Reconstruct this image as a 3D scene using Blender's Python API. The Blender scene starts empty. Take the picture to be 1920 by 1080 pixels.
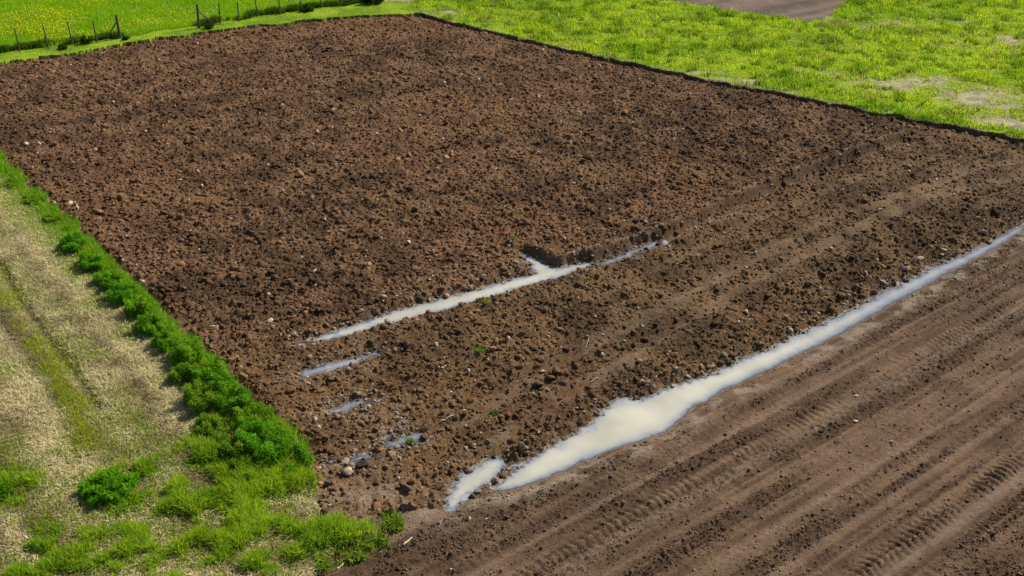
import bpy, bmesh, math
import numpy as np
from mathutils import Vector

# ------------------------------------------------------------------ camera, world, sun
SC = bpy.context.scene
COL = SC.collection
F, TH, CH = 2000.0, math.radians(27.5), 20.0          # focal length in photo pixels, pitch, height
cam = bpy.data.cameras.new('camera'); co = bpy.data.objects.new('camera', cam); COL.objects.link(co)
cam.sensor_width = 36; cam.lens = 36 * F / 1920; cam.clip_start = 0.5; cam.clip_end = 5000
co.location = (0, 0, CH); co.rotation_euler = (math.pi / 2 - TH, 0, 0)
SC.camera = co

SUN_AZ, SUN_EL = math.radians(50), math.radians(41)
W = bpy.data.worlds.new('World'); SC.world = W; W.use_nodes = True
nt = W.node_tree; bg = nt.nodes['Background']
sky = nt.nodes.new('ShaderNodeTexSky'); sky.sky_type = 'NISHITA'; sky.sun_disc = False
sky.sun_elevation = SUN_EL; sky.sun_rotation = SUN_AZ; sky.dust_density = 1.5
nt.links.new(sky.outputs[0], bg.inputs[0]); bg.inputs[1].default_value = 0.08
sl = bpy.data.lights.new('sun', 'SUN'); sl.energy = 5.0; sl.angle = math.radians(0.6); sl.color = (1, .94, .84)
so = bpy.data.objects.new('sun', sl); COL.objects.link(so)
sd_ = Vector((math.sin(SUN_AZ) * math.cos(SUN_EL), math.cos(SUN_AZ) * math.cos(SUN_EL), math.sin(SUN_EL)))
so.rotation_euler = sd_.to_track_quat('Z', 'Y').to_euler(); so.location = (40, 40, 60)
vs = SC.view_settings; vs.view_transform = 'Standard'; vs.look = 'None'; vs.gamma = 1; vs.exposure = 0.5
SC.cycles.max_bounces = 6; SC.cycles.transparent_max_bounces = 8

# ------------------------------------------------------------------ helpers
rng = np.random.default_rng(7)

def G(x, y, z=0.0):
    """photo pixel -> point of the ground at height z"""
    u = (np.asarray(x, float) - 960) / F; v = -(np.asarray(y, float) - 540) / F
    dy = math.cos(TH) + v * math.sin(TH); dz = -math.sin(TH) + v * math.cos(TH)
    t = (CH - z) / -dz
    return np.stack([u * t, dy * t], -1)

def GP(*pts):
    p = np.array(pts, float); return G(p[:, 0], p[:, 1])

def hsh(ix, iy, seed):
    a = (ix.astype(np.int64) * 374761393 + iy.astype(np.int64) * 668265263 + seed * 1442695041) & 0xffffffff
    a = ((a ^ (a >> 13)) * 1274126177) & 0xffffffff
    a = ((a ^ (a >> 16)) * 2246822519) & 0xffffffff
    a = a ^ (a >> 15)
    return (a & 0xffffff).astype(np.float32) / np.float32(0x1000000)

def vnoise(x, y, s, seed):
    x = x / s; y = y / s
    ix = np.floor(x); iy = np.floor(y); fx = (x - ix).astype(np.float32); fy = (y - iy).astype(np.float32)
    fx = fx * fx * (3 - 2 * fx); fy = fy * fy * (3 - 2 * fy)
    a = hsh(ix, iy, seed); b = hsh(ix + 1, iy, seed); c = hsh(ix, iy + 1, seed); d = hsh(ix + 1, iy + 1, seed)
    return (a + (b - a) * fx) * (1 - fy) + (c + (d - c) * fx) * fy      # 0..1

def fbm(x, y, s, seed, octv=3, gain=.5):
    r = 0; amp = 1; tot = 0
    for k in range(octv):
        ang = 0.6 + k * 1.1; ca, sa = math.cos(ang), math.sin(ang)
        r = r + amp * vnoise(x * ca - y * sa + 31 * k, x * sa + y * ca - 17 * k, s, seed + k * 13)
        tot += amp; amp *= gain; s *= .47
    return r / tot

def sstep(a, b, x):
    t = np.clip((x - a) / (b - a), 0, 1); return t * t * (3 - 2 * t)

def domes(x, y, cell, seed, dens=.8, rmin=.35, rmax=.62, sharp=1.6):
    """lumps: one randomly turned, flattened dome per cell; returns height 0..1"""
    wx = x + (vnoise(x, y, cell * .6, seed + 5) - .5) * cell * .9
    wy = y + (vnoise(x, y, cell * .6, seed + 6) - .5) * cell * .9
    gx = np.floor(wx / cell); gy = np.floor(wy / cell); out = np.zeros(len(x), np.float32)
    for i in (-1, 0, 1):
        for j in (-1, 0, 1):
            cx = gx + i; cy = gy + j
            px = (cx + hsh(cx, cy, seed)) * cell; py = (cy + hsh(cx, cy, seed + 1)) * cell
            r = cell * (rmin + (rmax - rmin) * hsh(cx, cy, seed + 2))
            an = hsh(cx, cy, seed + 3) * 6.283; asp = .6 + .8 * hsh(cx, cy, seed + 4)
            dx = wx - px; dy = wy - py; ca = np.cos(an); sa = np.sin(an)
            d2 = ((dx * ca + dy * sa) ** 2 * asp + (dy * ca - dx * sa) ** 2 / asp) / (r * r)
            hgt = (.45 + .55 * hsh(cx, cy, seed + 7)) * (hsh(cx, cy, seed + 8) < dens)
            hgt = hgt * (1 + .9 * (dx * np.cos(an * 2.7) + dy * np.sin(an * 2.7)) / r)
            out = np.maximum(out, (hgt * np.clip(1 - d2, 0, 1) ** (1 / sharp)).astype(np.float32))
    return out

def inpoly(x, y, P):
    r = np.zeros(len(x), bool); n = len(P)
    for i in range(n):
        x1, y1 = P[i]; x2, y2 = P[(i + 1) % n]
        if y1 == y2: continue
        c = (y1 > y) != (y2 > y)
        r ^= c & (x < (x2 - x1) * (y - y1) / (y2 - y1) + x1)
    return r

def linedist(x, y, P, closed=False, signed=False, lim=6.0):
    """distance to a polyline; signed = + on its left side"""
    P = np.asarray(P); n = len(P); best = np.full(len(x), 1e9); side = np.zeros(len(x))
    for i in range(n if closed else n - 1):
        a = P[i]; b = P[(i + 1) % n]; d = b - a; L2 = (d @ d) or 1e-9
        t = np.clip(((x - a[0]) * d[0] + (y - a[1]) * d[1]) / L2, 0, 1)
        dx = x - a[0] - t * d[0]; dy = y - a[1] - t * d[1]; q = np.hypot(dx, dy)
        m = q < best; best[m] = q[m]
        if signed: side[m] = np.sign(d[0] * dy - d[1] * dx)[m]
    return best * side if signed else best

def sdist(x, y, P):
    """signed distance to polygon (negative inside); far points get 9"""
    out = np.full(len(x), 9.0); lo = P.min(0) - 2.2; hi = P.max(0) + 2.2
    m = (x > lo[0]) & (x < hi[0]) & (y > lo[1]) & (y < hi[1])
    if m.any():
        d = linedist(x[m], y[m], P, closed=True)
        out[m] = np.where(inpoly(x[m], y[m], P), -d, d)
    return out

def build_mesh(name, V, loops, starts, mat, attrs=None, smooth=False, parent=None, kind=None):
    me = bpy.data.meshes.new(name)
    me.vertices.add(len(V)); me.vertices.foreach_set('co', np.ascontiguousarray(V, np.float32).ravel())
    me.loops.add(len(loops)); me.loops.foreach_set('vertex_index', np.ascontiguousarray(loops, np.int32))
    me.polygons.add(len(starts)); me.polygons.foreach_set('loop_start', np.ascontiguousarray(starts, np.int32))
    if smooth: me.polygons.foreach_set('use_smooth', np.ones(len(starts), bool))
    for k, v in (attrs or {}).items():
        if v.ndim == 2:
            a = me.attributes.new(k, 'FLOAT_COLOR', 'POINT')
            c = np.ones((len(V), 4), np.float32); c[:, :3] = v; a.data.foreach_set('color', c.ravel())
        else:
            a = me.attributes.new(k, 'FLOAT', 'POINT'); a.data.foreach_set('value', np.ascontiguousarray(v, np.float32))
    me.update(calc_edges=True)
    me.materials.append(mat)
    o = bpy.data.objects.new(name, me); COL.objects.link(o)
    if parent: o.parent = parent
    if kind: o['kind'] = kind
    return o

def tag(o, label, cat, group=None):
    o['label'] = label; o['category'] = cat
    if group: o['group'] = group
    return o

# ------------------------------------------------------------------ materials
def newmat(name):
    m = bpy.data.materials.new(name); m.use_nodes = True
    t = m.node_tree; t.nodes.clear(); out = t.nodes.new('ShaderNodeOutputMaterial')
    return m, t, t.nodes.new, t.links.new, out

def soil_mat(name, bump=.6, scale=9.0, var=.35, rough=.95):
    m, t, N, L, out = newmat(name)
    b = N('ShaderNodeBsdfPrincipled'); b.inputs['Roughness'].default_value = rough
    b.inputs['Specular IOR Level'].default_value = .12
    at = N('ShaderNodeAttribute'); at.attribute_name = 'col'
    tc = N('ShaderNodeTexCoord')
    n1 = N('ShaderNodeTexNoise'); n1.inputs['Scale'].default_value = scale; n1.inputs['Detail'].default_value = 8; n1.inputs['Roughness'].default_value = .7
    n2 = N('ShaderNodeTexNoise'); n2.inputs['Scale'].default_value = scale * 3.1; n2.inputs['Detail'].default_value = 4
    L(tc.outputs['Object'], n1.inputs['Vector']); L(tc.outputs['Object'], n2.inputs['Vector'])
    mr = N('ShaderNodeMapRange'); mr.inputs['From Min'].default_value = .3; mr.inputs['From Max'].default_value = .7
    mr.inputs['To Min'].default_value = 1 - var; mr.inputs['To Max'].default_value = 1 + var
    L(n1.outputs['Fac'], mr.inputs['Value'])
    mx = N('ShaderNodeVectorMath'); mx.operation = 'SCALE'
    L(at.outputs['Color'], mx.inputs[0]); L(mr.outputs['Result'], mx.inputs['Scale'])
    L(mx.outputs[0], b.inputs['Base Color'])
    ad = N('ShaderNodeMath'); ad.operation = 'MULTIPLY_ADD'; ad.inputs[1].default_value = .5
    L(n2.outputs['Fac'], ad.inputs[0]); L(n1.outputs['Fac'], ad.inputs[2])
    bp = N('ShaderNodeBump'); bp.inputs['Strength'].default_value = bump; bp.inputs['Distance'].default_value = .06
    L(ad.outputs[0], bp.inputs['Height']); L(bp.outputs[0], b.inputs['Normal'])
    L(b.outputs[0], out.inputs[0]); return m

def leaf_mat(name, trans=.5, tcol=(1.25, 1.15, .5)):
    m, t, N, L, out = newmat(name)
    at = N('ShaderNodeAttribute'); at.attribute_name = 'col'
    d = N('ShaderNodeBsdfDiffuse'); tr = N('ShaderNodeBsdfTranslucent'); mx = N('ShaderNodeMixShader')
    vm = N('ShaderNodeVectorMath'); vm.operation = 'MULTIPLY'; vm.inputs[1].default_value = tcol
    L(at.outputs['Color'], d.inputs[0]); L(at.outputs['Color'], vm.inputs[0]); L(vm.outputs[0], tr.inputs[0])
    mx.inputs[0].default_value = trans; L(d.outputs[0], mx.inputs[1]); L(tr.outputs[0], mx.inputs[2])
    L(mx.outputs[0], out.inputs[0]); return m

def wood_mat(name, c1, c2, rough=.9):
    m, t, N, L, out = newmat(name)
    b = N('ShaderNodeBsdfPrincipled'); b.inputs['Roughness'].default_value = rough
    tc = N('ShaderNodeTexCoord'); mp = N('ShaderNodeMapping'); mp.inputs['Scale'].default_value = (30, 30, 4)
    n = N('ShaderNodeTexNoise'); n.inputs['Scale'].default_value = 1; n.inputs['Detail'].default_value = 5
    cr = N('ShaderNodeValToRGB'); cr.color_ramp.elements[0].color = (*c1, 1); cr.color_ramp.elements[1].color = (*c2, 1)
    cr.color_ramp.elements[0].position = .3; cr.color_ramp.elements[1].position = .7
    L(tc.outputs['Object'], mp.inputs[0]); L(mp.outputs[0], n.inputs['Vector']); L(n.outputs['Fac'], cr.inputs[0])
    L(cr.outputs[0], b.inputs['Base Color']); L(b.outputs[0], out.inputs[0]); return m

def water_mat(name):
    m, t, N, L, out = newmat(name)
    at = N('ShaderNodeAttribute'); at.attribute_name = 'murk'
    tc = N('ShaderNodeTexCoord'); n = N('ShaderNodeTexNoise'); n.inputs['Scale'].default_value = .55; n.inputs['Detail'].default_value = 3
    L(tc.outputs['Object'], n.inputs['Vector'])
    cr = N('ShaderNodeValToRGB'); cr.color_ramp.elements[0].color = (.36, .345, .27, 1); cr.color_ramp.elements[1].color = (.47, .45, .355, 1)
    cr.color_ramp.elements[0].position = .35; cr.color_ramp.elements[1].position = .65
    L(n.outputs['Fac'], cr.inputs[0])
    d = N('ShaderNodeBsdfDiffuse')
    tr = N('ShaderNodeBsdfTransparent'); tr.inputs[0].default_value = (.86, .83, .78, 1)
    cd = N('ShaderNodeMix'); cd.data_type = 'RGBA'; cd.inputs['A'].default_value = (.35, .365, .39, 1); mrg = N('ShaderNodeMapRange'); mrg.inputs['From Min'].default_value = .6; mrg.inputs['From Max'].default_value = .985
    L(at.outputs['Fac'], mrg.inputs['Value']); L(mrg.outputs['Result'], cd.inputs['Factor']); L(cr.outputs[0], cd.inputs['B']); L(cd.outputs['Result'], d.inputs[0])
    m1 = N('ShaderNodeMixShader'); L(at.outputs['Fac'], m1.inputs[0]); L(tr.outputs[0], m1.inputs[1]); L(d.outputs[0], m1.inputs[2])
    g = N('ShaderNodeBsdfGlossy'); g.inputs['Roughness'].default_value = .06
    w = N('ShaderNodeTexNoise'); w.inputs['Scale'].default_value = 14; L(tc.outputs['Object'], w.inputs['Vector'])
    bp = N('ShaderNodeBump'); bp.inputs['Strength'].default_value = .06; bp.inputs['Distance'].default_value = .02
    L(w.outputs['Fac'], bp.inputs['Height']); L(bp.outputs[0], g.inputs['Normal'])
    fr = N('ShaderNodeFresnel'); fr.inputs['IOR'].default_value = 1.45
    m2 = N('ShaderNodeMixShader'); L(fr.outputs[0], m2.inputs[0]); L(m1.outputs[0], m2.inputs[1]); L(g.outputs[0], m2.inputs[2])
    L(m2.outputs[0], out.inputs[0]); return m

M_soil = soil_mat('soil', bump=1.0, scale=13, var=.5)
M_fine = soil_mat('harrowed_soil', bump=1.0, scale=20, var=.38)
M_turf = soil_mat('turf', bump=.8, scale=6, var=.4)
M_clod = soil_mat('clod_soil', bump=.8, scale=16, var=.3)
M_stone = soil_mat('stone', bump=.5, scale=20, var=.15, rough=.8)
M_grass = leaf_mat('grass_blades', .5)
M_weed = leaf_mat('weed_leaves', .45, (1.1, 1.2, .5))
M_straw = leaf_mat('dry_straw', .2, (1, 1, 1))
M_water = water_mat('milky_water')
M_post = wood_mat('weathered_post', (.055, .038, .026), (.13, .10, .072))
M_bark = wood_mat('dry_stalk', (.34, .28, .18), (.5, .44, .31))

# ------------------------------------------------------------------ the plan of the place (ground outlines)
P_LEFT = [(-190, 135), (-100, 212), (0, 300), (40, 338), (100, 390), (165, 450), (235, 517), (290, 570), (340, 622), (421, 697), (490, 775), (541, 812), (580, 856)]
P_TOP = [(790, 28), (700, 30), (600, 38), (480, 50), (300, 73), (130, 103), (0, 121), (-100, 133)]
P_RIGHT = [(790, 28), (860, 47), (950, 70), (1060, 95), (1200, 125), (1300, 148), (1420, 171), (1540, 194), (1660, 216), (1760, 234), (1850, 252), (1920, 264), (2040, 290)]
POOL_MID = [(600, 985), (700, 968), (845, 945), (945, 900), (1100, 827), (1300, 727), (1500, 642), (1700, 534), (1900, 428), (2040, 350), (2100, 316)]
polyP = GP(*(P_LEFT + [(600, 985)] + POOL_MID[1:] + P_RIGHT[::-1] + P_TOP[1:]))
polyH = np.vstack([GP((560, 1130), (590, 1080), (640, 1035), (690, 1005), (690, 985), (640, 975), (610, 950), (590, 905), (570, 862), (600, 850), (640, 900)), GP(*POOL_MID[2:]), [(60, 55), (70, 20), (60, -40), (-12, -40), (-9, 14)]])
gS0 = GP(*P_LEFT)
polyS = np.vstack([gS0[0] + (-40, -35), gS0, GP((600, 905), (640, 935), (700, 950), (740, 975), (700, 1010), (640, 1040), (600, 1085)), [(-9, 14), (-12, -40), (-90, -40)]])
FENCE_L = [(-60, 111), (-15, 104), (37.5, 96), (91, 91), (136.5, 84), (182.5, 80), (226, 72.5)]
FENCE_R = [(373, 52), (413, 45), (447.5, 41), (483.5, 31), (524.6, 28), (564.5, 20), (602.7, 16), (641, 13), (676, 6), (712, 0)]
polyV = GP(*([(-190, 135)] + P_TOP[::-1][:-1] + [(790, 28), (770, 8), (716, 2)] + FENCE_R[::-1] + FENCE_L[::-1] + [(-250, 135)]))
polyF = np.vstack([GP(*([(-250, 135)] + FENCE_L + FENCE_R)), [(-8, 150), (-140, 150), (-140, 60)]])
polyD = np.vstack([GP((1185, -3), (1262, 8), (1330, 16), (1440, 33), (1520, 44), (1556, 32), (1600, -2)), [(44, 130), (12, 130)]])

WATER = dict(
    main=[(920, 912), (945, 888), (985, 855), (1030, 833), (1080, 805), (1112, 785), (1128, 762), (1165, 742), (1200, 742), (1240, 726), (1280, 714), (1310, 703), (1350, 688), (1400, 664), (1440, 648), (1480, 630), (1530, 604), (1580, 580), (1640, 550), (1700, 518), (1760, 490), (1820, 464), (1870, 440), (1930, 408),
          (1930, 420), (1850, 470), (1795, 497), (1750, 523), (1700, 550), (1650, 579), (1600, 605), (1550, 633), (1500, 657), (1450, 680), (1400, 703), (1350, 728), (1300, 755), (1265, 785), (1250, 800), (1200, 817), (1150, 835), (1100, 853), (1060, 872), (1010, 892), (960, 907)],
    small=[(836, 950), (843, 915), (868, 885), (900, 858), (936, 850), (946, 862), (932, 885), (900, 905), (872, 926), (850, 948)],
    furrow=[(578, 631), (640, 610), (700, 590), (760, 570), (830, 554), (890, 538), (950, 520), (1003, 506), (995, 492), (972, 474), (982, 471), (1002, 477), (1030, 492), (1042, 499), (1100, 486), (1112, 490), (1050, 512), (1000, 527), (930, 546), (870, 565), (800, 582), (720, 600), (660, 620), (600, 632)],
    gap=[(1118, 492), (1150, 480), (1190, 462), (1232, 449), (1234, 456), (1185, 472), (1150, 487)],
    rut_a=[(562, 698), (600, 681), (650, 670), (700, 656), (718, 658), (665, 679), (612, 693), (570, 703)],
    rut_b=[(615, 769), (650, 751), (685, 743), (690, 747), (660, 763), (625, 773)],
    rut_c=[(728, 831), (750, 815), (783, 810), (784, 817), (760, 828)],
    rut_d=[(630, 869), (660, 852), (692, 846), (692, 852), (660, 866)])
WATER = {k: GP(*v) for k, v in WATER.items()}
WLEV = dict(main=-.16, small=-.16, furrow=-.17, gap=-.13, rut_a=-.10, rut_b=-.09, rut_c=-.09, rut_d=-.09)
FUR = GP((560, 640), (590, 631), (700, 594), (830, 567), (950, 533), (1040, 505), (1100, 490), (1232, 454), (1293, 422), (1450, 352), (1560, 308), (1690, 262), (1730, 246))
BRANCH = GP((972, 470), (1000, 485), (1030, 503))
T1 = GP((868, 791), (945, 745), (1022, 695), (1100, 652), (1270, 566), (1432, 475), (1560, 405), (1754, 344), (1838, 313), (1920, 297), (2040, 270))
T2 = GP((900, 850), (945, 818), (1022, 762), (1092, 722), (1200, 660), (1330, 575), (1560, 450), (1727, 372), (1852, 341), (1920, 330), (2040, 300))
T3 = GP((1120, 560), (1290, 475), (1432, 405), (1600, 335), (1760, 285))
gPL, gPT, gPR = GP(*P_LEFT), GP(*P_TOP), GP(*P_RIGHT)
RUT1 = GP((-60, 420), (5, 505), (36, 560), (72, 608), (111, 663), (155, 719), (185, 770))
RUT2 = GP((-40, 560), (0, 605), (36, 660), (75, 716), (108, 769), (135, 830), (150, 880))
BANDA = GP((-30, 510), (17, 585), (53, 630), (92, 685), (119, 722), (150, 800), (160, 830))
A0 = math.radians(38.6); CU, SU = math.cos(A0), math.sin(A0)
def UV(x, y): return x * CU + y * SU, -x * SU + y * CU
def Vof(px, py):
    g = G(px, py); return float(-g[0] * SU + g[1] * CU)
V_C = (Vof(1400, 846) + Vof(1600, 727) + Vof(1795, 618)) / 3
V_D = (Vof(1618, 1067) + Vof(1770, 960) + Vof(1920, 849)) / 3
PALE = [Vof(1547, 793), Vof(1502, 740), Vof(1649, 867), Vof(1700, 907), Vof(1800, 960)]

def region(x, y, jit=True):
    """0 meadow 1 ploughed 2 harrowed 3 stubble strip 4 mown verge 5 flower meadow 6 far plot"""
    if jit:
        ja = .55 + .5 * sstep(41, 48, y); jx = x + (fbm(x, y, .8, 71, 3) - .5) * ja; jy = y + (fbm(x, y, .8, 91, 3) - .5) * ja
    else: jx, jy = x, y
    r = np.zeros(len(x), np.int8)
    r[inpoly(jx, jy, polyD)] = 6; r[inpoly(jx, jy, polyF)] = 5; r[inpoly(jx, jy, polyV)] = 4
    big = (y < 25.5) * 1.1; r[inpoly(jx + big * (fbm(x, y, 1.6, 111, 2) - .5) - .3 * (y < 25), jy + big * (fbm(x, y, 1.6, 113, 2) - .5), polyS)] = 3; r[inpoly(jx, jy, polyH)] = 2; r[inpoly(jx, jy, polyP)] = 1
    return r

def bare(x, y):
    """worn patches of the right-hand meadow, 0..1"""
    r = np.zeros(len(x))
    for px, py, rx, ry, w in ((1400, 155, 3.2, .9, .9), (1290, 140, 3, .6, .9), (1340, 152, 2.4, .7, .9), (1470, 178, 2.2, .6, .8), (1180, 115, 3, .5, .6), (1690, 160, 4.5, 2.2, .8), (1840, 190, 3.5, 3.5, 1), (1900, 235, 2.2, 2, 1), (1620, 48, 5, 1.6, .7),
                            (1560, 145, 2.5, 1.2, .6), (1780, 45, 6, 1.6, .6), (1900, 80, 4, 3, .7), (1790, 90, 3, 1.2, .6), (830, 26, 2.4, 1, .8), (740, 3, 3.0, 2.2, 1), (1480, 75, 4, 1.2, .45), (1040, 92, 2, .5, .6)):
        g = G(px, py); e = ((x - g[0]) / rx) ** 2 + ((y - g[1]) / ry) ** 2
        r = np.maximum(r, w * np.exp(-e))
    n = fbm(x, y, 2.2, 301, 4)
    return np.clip(r * 1.25 + (n - .58) * 1.8, 0, .95) * sstep(.40, .62, fbm(x, y, .9, 303, 4) * .8 + r * .3)

BLOBS = [(545, 912, .9), (585, 918, .6), (480, 920, .8), (440, 935, 1.0), (350, 950, 1.1), (290, 935, .8), (400, 1010, 1.3), (330, 1040, 1.0), (470, 1040, .8), (540, 1035, .6), (585, 1015, .7), (640, 1000, .6), (690, 980, .5),
         (235, 1060, .7), (440, 890, .6), (400, 860, .8), (250, 900, .7), (420, 800, .6), (520, 1000, .6), (300, 1000, .8), (160, 1050, .8), (440, 970, .9), (620, 925, .4), (60, 1060, .9), (20, 920, .6), (120, 1040, .5)]
def lush(x, y):
    r = np.zeros(len(x))
    for px, py, rad in BLOBS:
        g = G(px, py); r = np.maximum(r, np.exp(-((x - g[0]) ** 2 + (y - g[1]) ** 2) / (1.2 * rad) ** 2))
    for px, py, rad in ((560, 962, .8), (615, 965, .5), (310, 1072, .45), (520, 955, .4)):
        g = G(px, py); r = r * (1 - np.exp(-((x - g[0]) ** 2 + (y - g[1]) ** 2) / rad ** 2))
    return np.clip(r * 1.4, 0, 1)

def strip_green(x, y):
    """how green the mown strip is, 0..1"""
    a = np.exp(-((linedist(x, y, BANDA) + .5 * (fbm(x, y, 1.0, 415, 3) - .5)) / .5) ** 2)
    e = np.abs(linedist(x, y, gPL)); b = np.exp(-(e / .9) ** 2)
    n = fbm(x, y, 1.5, 411, 4)
    n2 = vnoise(e, (x + y) * .08, .8, 413); c = sstep(.42, .67, n * .75 + n2 * .25) * .75 + .06
    return np.clip(np.maximum(np.maximum(a * (.12 + .95 * sstep(.32, .6, n)), b), np.maximum(c, lush(x, y) * .9)), 0, 1)

def dirt(x, y, detail=True):
    """height and soil features of the whole place"""
    reg = region(x, y)
    z = (fbm(x, y, 7.0, 3, 3) - .5) * .16
    z = np.where(reg == 1, z, z * .7)
    eP = linedist(x, y, gPR); eT = linedist(x, y, gPT); eL = linedist(x, y, gPL)
    isP = reg == 1; isH = reg == 2
    # meadow stands above the ploughed ground with a cut bank
    z += np.where((reg == 0), .08 + .05 * np.exp(-(eP / .8) ** 2), 0) + np.where((reg >= 4), .12, 0) + np.where(reg == 3, .05, 0)
    z -= isP * (.18 * fbm(x, y, 2.2, 49, 2) * 1.5 * np.exp(-(eP / .5) ** 2) + .14 * np.exp(-(eT / .35) ** 2) + .12 * np.exp(-(eL / .4) ** 2))
    u, v = UV(x, y)
    fd = linedist(x, y, FUR, signed=True); fa = np.abs(fd)
    right = sstep(0.2, 1.6, u - UV(*G(1030, 503))[0])
    fend = 1 - sstep(-2.0, .5, u - UV(*G(1725, 248))[0])
    z -= (.20 + .07 * right) * np.exp(-((fd + .1 * right) / .30) ** 2) * isP * fend
    z += isP * fend * right * .15 * np.exp(-((fd - .5) / .25) ** 2)
    z += isP * (fd < -.4) * .085 * np.sin((v - .25 * (fbm(x, y, 4, 48, 2))) * 2 * math.pi / .95) * sstep(-.4, -1.0, fd)
    z += isP * fend * (.11 * right + .05) * (.75 + .5 * fbm(x, y, 2.5, 43, 2)) * sstep(.08, .38, fd + .12 * (fbm(x, y, 1.6, 46, 1) - .5)) * (1 - sstep(.5, 2.6, fd))
    bd = linedist(x, y, BRANCH, signed=True)
    z += isP * .12 * sstep(.15, .5, bd) * (1 - sstep(.4, 1.4, np.abs(bd))) * (bd > 0)
    trk = np.maximum(np.exp(-(linedist(x, y, T1) / .38) ** 2), np.exp(-(linedist(x, y, T2) / .38) ** 2))
    trk = np.maximum(trk, .6 * np.exp(-(linedist(x, y, T3) / .3) ** 2)) * isP
    z -= .06 * trk
    # water
    wsd = np.full(len(x), 9.0); wl = np.full(len(x), -.16)
    for k, P in WATER.items():
        s = sdist(x, y, P); m = s < wsd; wsd[m] = s[m]; wl[m] = WLEV[k]
    wsd = np.where(wsd < 2, wsd - .05 + .05 * sstep(8, 15, x) * (x > 8) + (fbm(x, y, .45, 47, 4, .65) - .5) * np.where(isP, .42, .26), wsd)
    amp = np.ones(len(x))
    strip = isP & (fd < 0)
    amp = np.where(strip, .72 + .45 * np.exp(-(linedist(x, y, GP(*POOL_MID)) / 1.6) ** 2), amp)
    amp *= 1 - .75 * trk
    amp *= 1 - .6 * np.exp(-(fa / .3) ** 2) * fend
    amp *= 1 - .5 * np.exp(-((fd - .38) / .36) ** 2) * fend * right
    gt = G(690, 925); amp *= 1 - .5 * np.exp(-(((x - gt[0]) / 2.0) ** 2 + ((y - gt[1]) / 1.5) ** 2))
    amp *= .75 + .5 * fbm(x, y, 3.0, 8, 2)
    lump = np.zeros(len(x), np.float32)
    if detail:
        q = isP
        if q.any():
            X, Y = x[q], y[q]
            a = domes(X, Y, .52, 11, .5); b = domes(X, Y, .28, 22, .75); c = domes(X, Y, .15, 33, .9)
            rows = .5 + .5 * np.sin(u[q] * 2 * math.pi / 1.05 + 2.2 * fbm(X, Y, 3.5, 45, 2))
            lump[q] = (.075 * a + .08 * b) * (.5 + .9 * rows) + .06 * c + .18 * (fbm(X, Y, .22, 44, 4, .72) - .5) - .04
    z = z + lump * amp * isP
    # harrowed rows and wheel marks
    lug = np.zeros(len(x)); pale = np.zeros(len(x))
    if isH.any():
        q = isH; X, Y, U, Vv = x[q], y[q], u[q], v[q]
        Vw = Vv + (fbm(X, Y, 3.5, 55, 2) - .5) * .10
        row = .5 + .5 * np.sin(Vw * 2 * math.pi / .62) ; row2 = vnoise(Vw * 1.0, U * .05, .33, 61)
        coarse = sstep(.35, .75, row2)
        fl = np.sin(Vw * 2 * math.pi / .27 + 2 * vnoise(U * .08, Vw * .2, 1.0, 63)); hz = .022 * fl * sstep(.3, .6, fbm(X, Y, 2.5, 64, 2)) + .04 * (row - .5) + .07 * (row2 - .5) + .075 * (vnoise(Vw, U * .03, .13, 62) - .5)
        if detail:
            hz = hz + (.02 + .05 * coarse) * domes(X, Y, .16, 66, .75) + .05 * (fbm(X, Y, .2, 67, 3, .7) - .5)
        lg = np.zeros(len(X)); pl = np.zeros(len(X))
        for vc, wd, st in ((V_C, .31, .65), (V_D, .34, .95), (V_C + 1.55, .28, .2)):
            d = Vw - vc; inside = np.exp(-(d / wd) ** 4)
            ph = (U / .27 + np.abs(d) * .7 + 1.0 * (fbm(X, Y, .8, 77, 2) - .5))
            bar = sstep(.15, .45, np.abs((ph % 1) - .5) * 2 * .8)
            n = fbm(X, Y, 2.0, 78, 2)
            hz = hz - inside * st * .035 + inside * st * (bar - .5) * .085 * np.clip(2.6 * n - .55, 0, 1.2)
            lg = np.maximum(lg, inside * st)
            pl = np.maximum(pl, np.exp(-((d + .5) / .2) ** 2) * st)
            hz = hz - .04 * st * np.exp(-((d + .5) / .2) ** 2) + .03 * st * np.exp(-((d + .8) / .12) ** 2)
        for vc in PALE:
            pl = np.maximum(pl, .55 * np.exp(-((Vw - vc) / .11) ** 2)); hz = hz - .025 * np.exp(-((Vw - vc) / .13) ** 2)
        z[q] += hz - .05; lug[q] = lg; pale[q] = pl
        # trampled corner by the small pool
        g = G(700, 930); tr = np.exp(-(((X - g[0]) / 2.6) ** 2 + ((Y - g[1]) / 1.6) ** 2))
        if detail: z[q] += tr * (.10 * domes(X, Y, .4, 88, .6) + .08 * (fbm(X, Y, .5, 89, 3) - .5))
    # strips
    if (reg == 3).any():
        q = reg == 3; X, Y = x[q], y[q]
        z[q] += -.10 * np.exp(-(linedist(X, Y, RUT1) / .2) ** 2) - .05 * np.exp(-(linedist(X, Y, RUT2) / .14) ** 2) + .05 * (fbm(X, Y, .5, 94, 3) - .5)
    q = (reg == 0) | (reg >= 4)
    if q.any(): z[q] += .14 * (fbm(x[q], y[q], 1.4, 97, 4) - .5)
    # carve the pools: shore on the zero line
    gb = G(935, 893); soft = np.where(isH, .75, .38) + 1.5 * np.exp(-(((x - gb[0]) ** 2 + (y - gb[1]) ** 2) / .9 ** 2))
    basin = wl + np.where(wsd < 0, np.maximum(wsd * .26, -.2), wsd * .10)
    k = sstep(0.0, 1.0, np.clip(wsd, 0, None) / soft)
    keep = np.where(wsd < 0, .55 * np.exp(wsd / .2), .55 + .45 * k)
    small = z - 0
    zz = basin * (1 - k) + z * k
    zz = np.where(wsd < 2, zz + (lump * amp * isP + .02 * (fbm(x, y, .25, 99, 3) - .5)) * keep * (1 - k), zz)
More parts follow.
